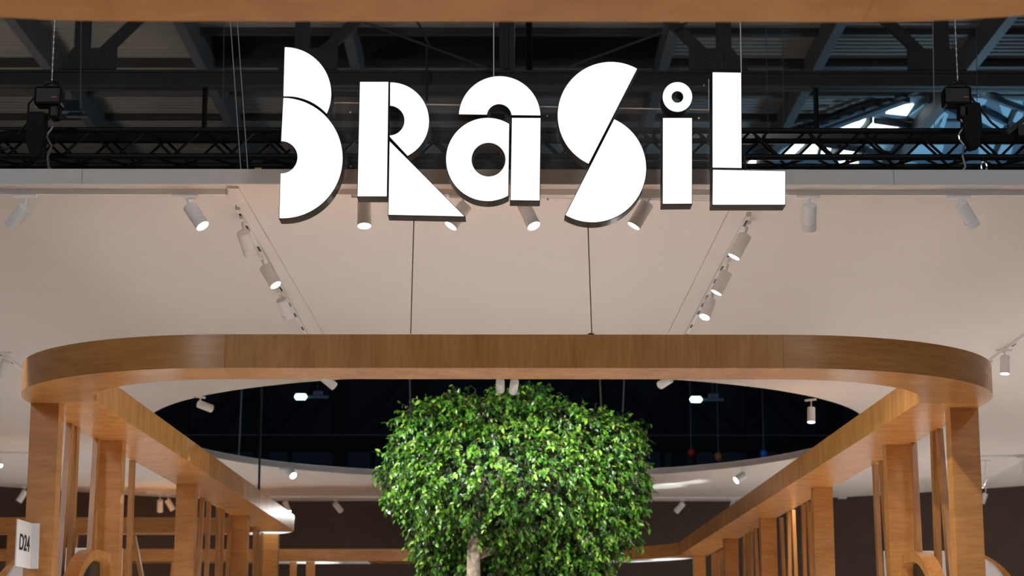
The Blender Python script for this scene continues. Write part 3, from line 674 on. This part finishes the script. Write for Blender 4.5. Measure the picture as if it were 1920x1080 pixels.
spot(ca(1338, 550), (1333, 562), (1321, 595), True, True, 'lit white spotlight lowest on the track beneath letter L', adir=YV)
spot(ca(598, 695), (603, 705), (627, 725), False, False, 'white spotlight peeping from under the canopy band near the oval opening', adir=(1, .3, 0), power=.5, target=(-.8, 30.5, 4.6))
spot(ca(925, 700), (938, 715), (938, 731), False, False, 'white spotlight above the tree, the one nearer the letter R side', adir=(1, 0, 0), power=.1, target=(0, 30.2, 3.6))
spot(ca(965, 700), (965, 715), (962, 734), False, False, 'white spotlight above the tree, the one nearer the tree top tip', adir=(1, 0, 0), power=.1, target=(0, 30.2, 3.6))
spot(ca(1262, 700), (1257, 710), (1238, 722), False, False, 'white round spotlight tip below the canopy band beyond the tree', adir=(1, -.3, 0), power=.5, target=(.8, 30.5, 4.4))
ADL = (1, -.7, 0)
spot(ca(376, 743), (372, 757), (397, 766), False, False, 'white spotlight lying sideways on the oval rim by the D24 side', adir=(1, 1.1, 0), target=(-1, 31, 3), power=.7)
spot(ca(1521, 748), (1521, 764), (1521, 792), True, True, 'lit white spotlight upright on the oval rim opposite the D24 side', adir=(1, -1.1, 0))
spot(ca(535, 878), (541, 880), (550, 892), True, True, 'bright round spotlight facing out below the far oval rim beside the black pole', adir=(1, -.2, 0), dia=.165, target=(-4.05, 36.6, ZB + .1), cone=24, power=2)
spot(ca(1400, 878), (1396, 890), (1380, 901), True, True, 'bright round spotlight facing out below the far oval rim beyond the tree', adir=(1, .2, 0), dia=.165, target=(1, 31, 2), power=.7)
far_list = [(537, 936, 534, 941, 541, 960, 1, 'lit white spotlight before the brown wall above the lit band end'),
 (629, 936, 628, 944, 639, 958, 0, 'unlit white spotlight before the brown wall between lit band end and tree'),
 (743, 936, 742, 944, 728, 960, 1, 'lit white spotlight before the brown wall touching the tree foliage'),
 (1281, 936, 1281, 944, 1268, 959, 0, 'white spotlight before the brown wall just beyond the tree'),
 (1374, 936, 1376, 942, 1371, 958, 0, 'white spotlight before the brown wall partly cut by the canopy band'),
 (300, 926, 300, 938, 300, 959, 0, 'straight white spotlight of the pair between the birch posts'),
 (316, 926, 313, 937, 325, 957, 0, 'tilted white spotlight of the pair between the birch posts'),
 (1595, 936, 1594, 942, 1604, 960, 0, 'unlit tilted white spotlight of the pair between the fins'),
 (1612, 936, 1611, 942, 1621, 960, 1, 'lit tilted white spotlight of the pair between the fins'),
 (47, 912, 48, 920, 34, 942, 0, 'white spotlight before the brown wall touching the D24 post')]
for (ua, va, tu, tv, bu, bv, lit, lab) in far_list:
    spot(ca(ua, va), (tu, tv), (bu, bv), bool(lit), bool(lit), lab, dia=.15, L=.3, group='white spotlights before the brown wall', power=.8 if ua != 743 else .13, target=(PX(ua, 44), 42, 0) if ua != 743 else (-3.9, 36.5, ZB + .12), cone=70 if ua != 743 else 6)
spot(ca(1884, 655), (1884, 667), (1884, 701), True, True, 'lit white spotlight in the ceiling corner beyond the rounded band')
spot(ca(8, 660), (12, 676), (0, 706), False, False, 'white spotlight in the ceiling corner above the D24 post')
spot(ca(1848, 862), (1847, 892), (1838, 913), True, True, 'lit white spotlight peeping past the corner post, upper of two')
spot(ca(1850, 905), (1848, 925), (1841, 945), True, True, 'lit white spotlight peeping past the corner post, lower of two')
spot(ca(1916, 856), (1916, 866), (1916, 892), True, True, 'lit white spotlight cut by the edge of the view')
spot(ca(-6, 846), (-6, 856), (0, 874), True, True, 'white spotlight behind the D24 post at the edge of the view')
# extra lamps of the same stand, outside the picture or hidden
for x, y in ((-9, 22), (9, 22), (-9, 30), (9, 30), (-10, 40), (10, 40), (-7, 43), (7, 43)):
    light('bulb', 'SPOT', (x, y, CZ - .3), LAMP * (2.2 if x > 8 else 1.3), (1, .985, .96), (x * .95, y - .5, 0), spot_size=math.radians(80), spot_blend=.6, shadow_soft_size=.05)
# added upward lights, no fixture on the floor, brightening the white underside plates
for x, y in ((-4.4, 46.6), (3.5, 46.3), (3.9, 45.2), (-4.15, 36.4)):
    light('underside_fill', 'SPOT', (x, y - .1, .15), 900, (.92, 1, .97), (x, y, ZB), spot_size=math.radians(18), spot_blend=.5, shadow_soft_size=.05)

# far hall fixtures through the opening
def highbay(u, v, lab):
    p = P(u, v, 70); e = thing('high_bay_lamp', lab, 'lamp', p)
    mk('lamp_glass', MB().lathe(p - Vector((.22, 0, 0)), p + Vector((1, 0, 0)), [(0, .03), (.06, .11), (.38, .11), (.44, .03)], 14), M['lensgreen'], e, smooth=True)
    mk('arm', MB().box(p + Vector((.25, -.03, -.06)), p + Vector((1.0, .03, .04))).box(p + Vector((.45, -.1, .05)), p + Vector((.8, .1, .2))), M['steel_blue'], e)
    mk('hanger', MB().tube(p + Vector((.6, 0, .15)), Vector((p.x + .6, p.y, RZ)), .02, 6), M['steel_dark'], e)
M['lensgreen'] = mat('green white lamp glass', (1, 1, 1), .3, emit=(.55, 1, .85), estr=5)
highbay(564, 744, 'distant green-white hall lamp seen over the foliage, on the D24 side'); highbay(1305, 749, 'distant green-white hall lamp seen past the tree, beside the lit rim spotlight')
for u, v, m, lab in ((1296, 848, 'red', 'tiny red hoist hook hanging in the dark opening'), (1347, 856, 'orange', 'tiny orange hoist hook hanging in the dark opening'), (1432, 851, 'blue', 'tiny blue hoist hook hanging in the dark opening')):
    p = P(u, v, 75); e = thing('hanging_hook', lab, 'hook', p)
    mk('hook', MB().lathe(p - Vector((0, 0, .18)), p + Vector((0, 0, 1)), [(0, .03), (.1, .13), (.25, .14), (.36, .04)], 10), M[m], e)
    mk('chain', MB().tube(p + Vector((0, 0, .15)), Vector((p.x, p.y, RZ)), .02, 6), M['steel_blue'], e)
for u0, u1, lab in ((455, 447, 'pale hanging cable in the dark opening, outermost on the D24 side'), (414 + 38, 450, None), (768, 772, 'pale hanging cable in the dark opening close to the foliage'), (1124, 1132, 'pale slanting cable in the dark opening over the tree'), (1171, 1164, 'pale slanting cable in the dark opening past the tree')):
    if lab: tag(mk('cable', MB().tube(up_to(P(u0, 690, 60), P(u1, 870, 60), RZ), P(u1, 870, 60), .022, 6), M['alu']), lab, 'cable')
q0, q1 = P(480.5, 840, 36.45), P(484, 975, 36.45)
q0 = Vector((q1.x, 36.45, 9)); q1 = Vector((q1.x, 36.45, ZT))
tag(mk('pole', MB().tube(q0, q1, .022, 8), M['black']), 'black hanging pole holding the canopy corner beside the far oval rim', 'pole')

# ------------------------------------------------------------ ficus tree
TYc = 31.2
tree = thing('ficus_tree', 'broad glossy green ficus tree growing up through the oval opening', 'tree', (P(930, 1000, TYc).x, TYc, 0))
blobs = [(845, 815, 112, 72, 0), (965, 800, 150, 62, 0), (1100, 838, 96, 68, 0), (800, 893, 86, 78, 0), (945, 905, 190, 120, -.5), (1128, 900, 86, 90, 0),
         (870, 990, 104, 82, 0), (1010, 990, 150, 100, 0), (1130, 968, 76, 74, 0), (930, 1060, 108, 70, 0), (1050, 1060, 90, 66, 0), (985, 752, 38, 40, 0), (1185, 812, 26, 26, 0), (823, 1040, 40, 46, 0)]
BL = []
for (u, v, ru, rv, dy) in blobs:
    c = P(u, v, TYc + dy); k = TYc / F
    BL.append((c, Vector((ru * k, (max(ru, rv) * k * .85 if ru > 50 else ru * k) + .12, rv * k))))
def inside(p, skip=-1, s=1.0):
    m_ = 9
    for i, (c, r) in enumerate(BL):
        if i == skip: continue
        q_ = p - c; e_ = (q_.x / r.x) ** 2 + (q_.y / r.y) ** 2 + (q_.z / r.z) ** 2
        m_ = min(m_, e_)
    return m_ < s
R = random.Random(11)
leafs = []
def add_leaf(p, d, nrm, L, mi):
    leafs.append((p, d, nrm, L, mi))
twigs = MB(); nt_ = 0; tries = 0; deep = 0
wts = [b[1].x * b[1].z for b in BL]
while nt_ < 4000 and tries < 90000:
    tries += 1
    i = R.choices(range(len(BL)), wts)[0]; c, r = BL[i]
    d = Vector((R.gauss(0, 1), R.gauss(0, 1), R.gauss(0, 1))).normalized()
    if d.y > .35 and R.random() < .8: continue
    sh = R.choice((1, 1, .93, .85, .74))
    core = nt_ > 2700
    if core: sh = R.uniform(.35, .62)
    p = c + Vector((d.x * r.x, d.y * r.y, d.z * r.z)) * sh
    if not core and inside(p, i, .62): continue
    nt_ += 1
    out = Vector((d.x / r.x, d.y / r.y, d.z / r.z)).normalized()
    dirn = (out * .8 + Vector((R.gauss(0, .5), R.gauss(0, .5), R.gauss(0, .35) - .25))).normalized()
    Lt = R.uniform(.16, .36); p0 = p - dirn * Lt * .55
    q_ = p0.copy(); dd = dirn.copy(); pts_ = [q_.copy()]
    nl = R.randint(7, 11) if not core else 6; tone = R.gauss(0, .5) + (.35 if sh == 1 else -.9 if sh > .7 else -2.2)  # leaves deeper in the crown get darker greens, shade put into the colour
    for j in range(nl):
        dd = (dd + Vector((R.gauss(0, .12), R.gauss(0, .12), -.07))).normalized(); q_ = q_ + dd * Lt / nl * 1.2
        pts_.append(q_.copy())
        side = dd.cross(Vector((R.gauss(0, 1), R.gauss(0, 1), R.gauss(0, 1)))).normalized()
        ld = (side * .75 + dd * .45 + Vector((0, 0, -.62))).normalized()
        nr = (out * .6 + Vector((R.gauss(0, .5), R.gauss(0, .5) - .3, R.gauss(0, .4) + .5))).normalized()
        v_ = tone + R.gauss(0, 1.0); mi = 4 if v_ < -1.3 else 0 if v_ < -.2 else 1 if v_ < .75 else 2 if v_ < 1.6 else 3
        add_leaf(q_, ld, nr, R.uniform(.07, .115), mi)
    twigs.path(pts_[::3] + [pts_[-1]], .004, 3)
def leaf_geo(mb, p, d, nr, L):
    s = d.cross(nr)
    if s.length < .05: s = d.orthogonal()
    s.normalize(); n_ = s.cross(d); w = L * .27
    vs = [p, p + d * L * .35 + s * w + n_ * w * .35, p + d * L * .35 - s * w + n_ * w * .35, p + d * L * .75 + s * w * .62 + n_ * w * .15 - n_ * L * .02, p + d * L * .75 - s * w * .62 + n_ * w * .15 - n_ * L * .02,
          p + d * L * 1.0 - n_ * L * .1, p + d * L * .38, p + d * L * .76 - n_ * L * .03]
    return vs, [(0, 6, 1), (0, 2, 6), (1, 6, 7, 3), (6, 2, 4, 7), (3, 7, 5), (7, 4, 5)]
leafs.sort(key=lambda l: (l[0] - EYE).length - l[3] * 30)
NI = 300
fol = MB()
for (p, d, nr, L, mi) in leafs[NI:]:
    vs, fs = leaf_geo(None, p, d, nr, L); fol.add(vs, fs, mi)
og = ORG[tree.name]
me = bpy.data.meshes.new('foliage'); me.from_pydata([v - og for v in fol.v], [], fol.f)
for m_ in LEAF: me.materials.append(m_)
me.polygons.foreach_set('material_index', fol.mi); me.polygons.foreach_set('use_smooth', [True] * len(me.polygons)); me.update()
o = bpy.data.objects.new('foliage', me); COL.objects.link(o); o.parent = tree; o['kind'] = 'stuff'
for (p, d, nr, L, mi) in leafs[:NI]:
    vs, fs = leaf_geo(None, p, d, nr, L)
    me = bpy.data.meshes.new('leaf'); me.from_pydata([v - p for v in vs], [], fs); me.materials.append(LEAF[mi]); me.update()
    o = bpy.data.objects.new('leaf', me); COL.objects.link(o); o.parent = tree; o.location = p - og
o = mk('twigs', twigs, M['twig'], tree); o['kind'] = 'stuff'
a0 = P(888, 1035, TYc - 1.1); base = Vector((a0.x - .02, TYc - .6, 0))
mk('trunk', MB().path([base, base + Vector((.03, -.1, 1.1)), Vector((a0.x, a0.y, a0.z - .45)), a0, a0 + Vector((.04, .3, .5)), a0 + Vector((.3, .9, 1.4))], [.17, .13, .11, .1, .07, .03], 12), M['bark'], tree, smooth=True)
for k, (u, v) in enumerate(((900, 980), (860, 990), (935, 930), (1040, 900), (1080, 960))):
    mk('branch', MB().path([a0 + Vector((0, .1, -.1)), (a0 + P(u, v, TYc - .4)) / 2 + Vector((0, .1, -.1)), P(u, v, TYc - .5), P(u, v - 60, TYc - .5)], [.05, .035, .02, .01], 7), M['bark'], tree, smooth=True)
b2 = P(1052, 1075, TYc - .6)
mk('stem', MB().path([Vector((base.x + .5, TYc, 0)), b2, b2 + Vector((.1, .2, 1))], [.09, .06, .03], 10), M['twig'], tree, smooth=True)
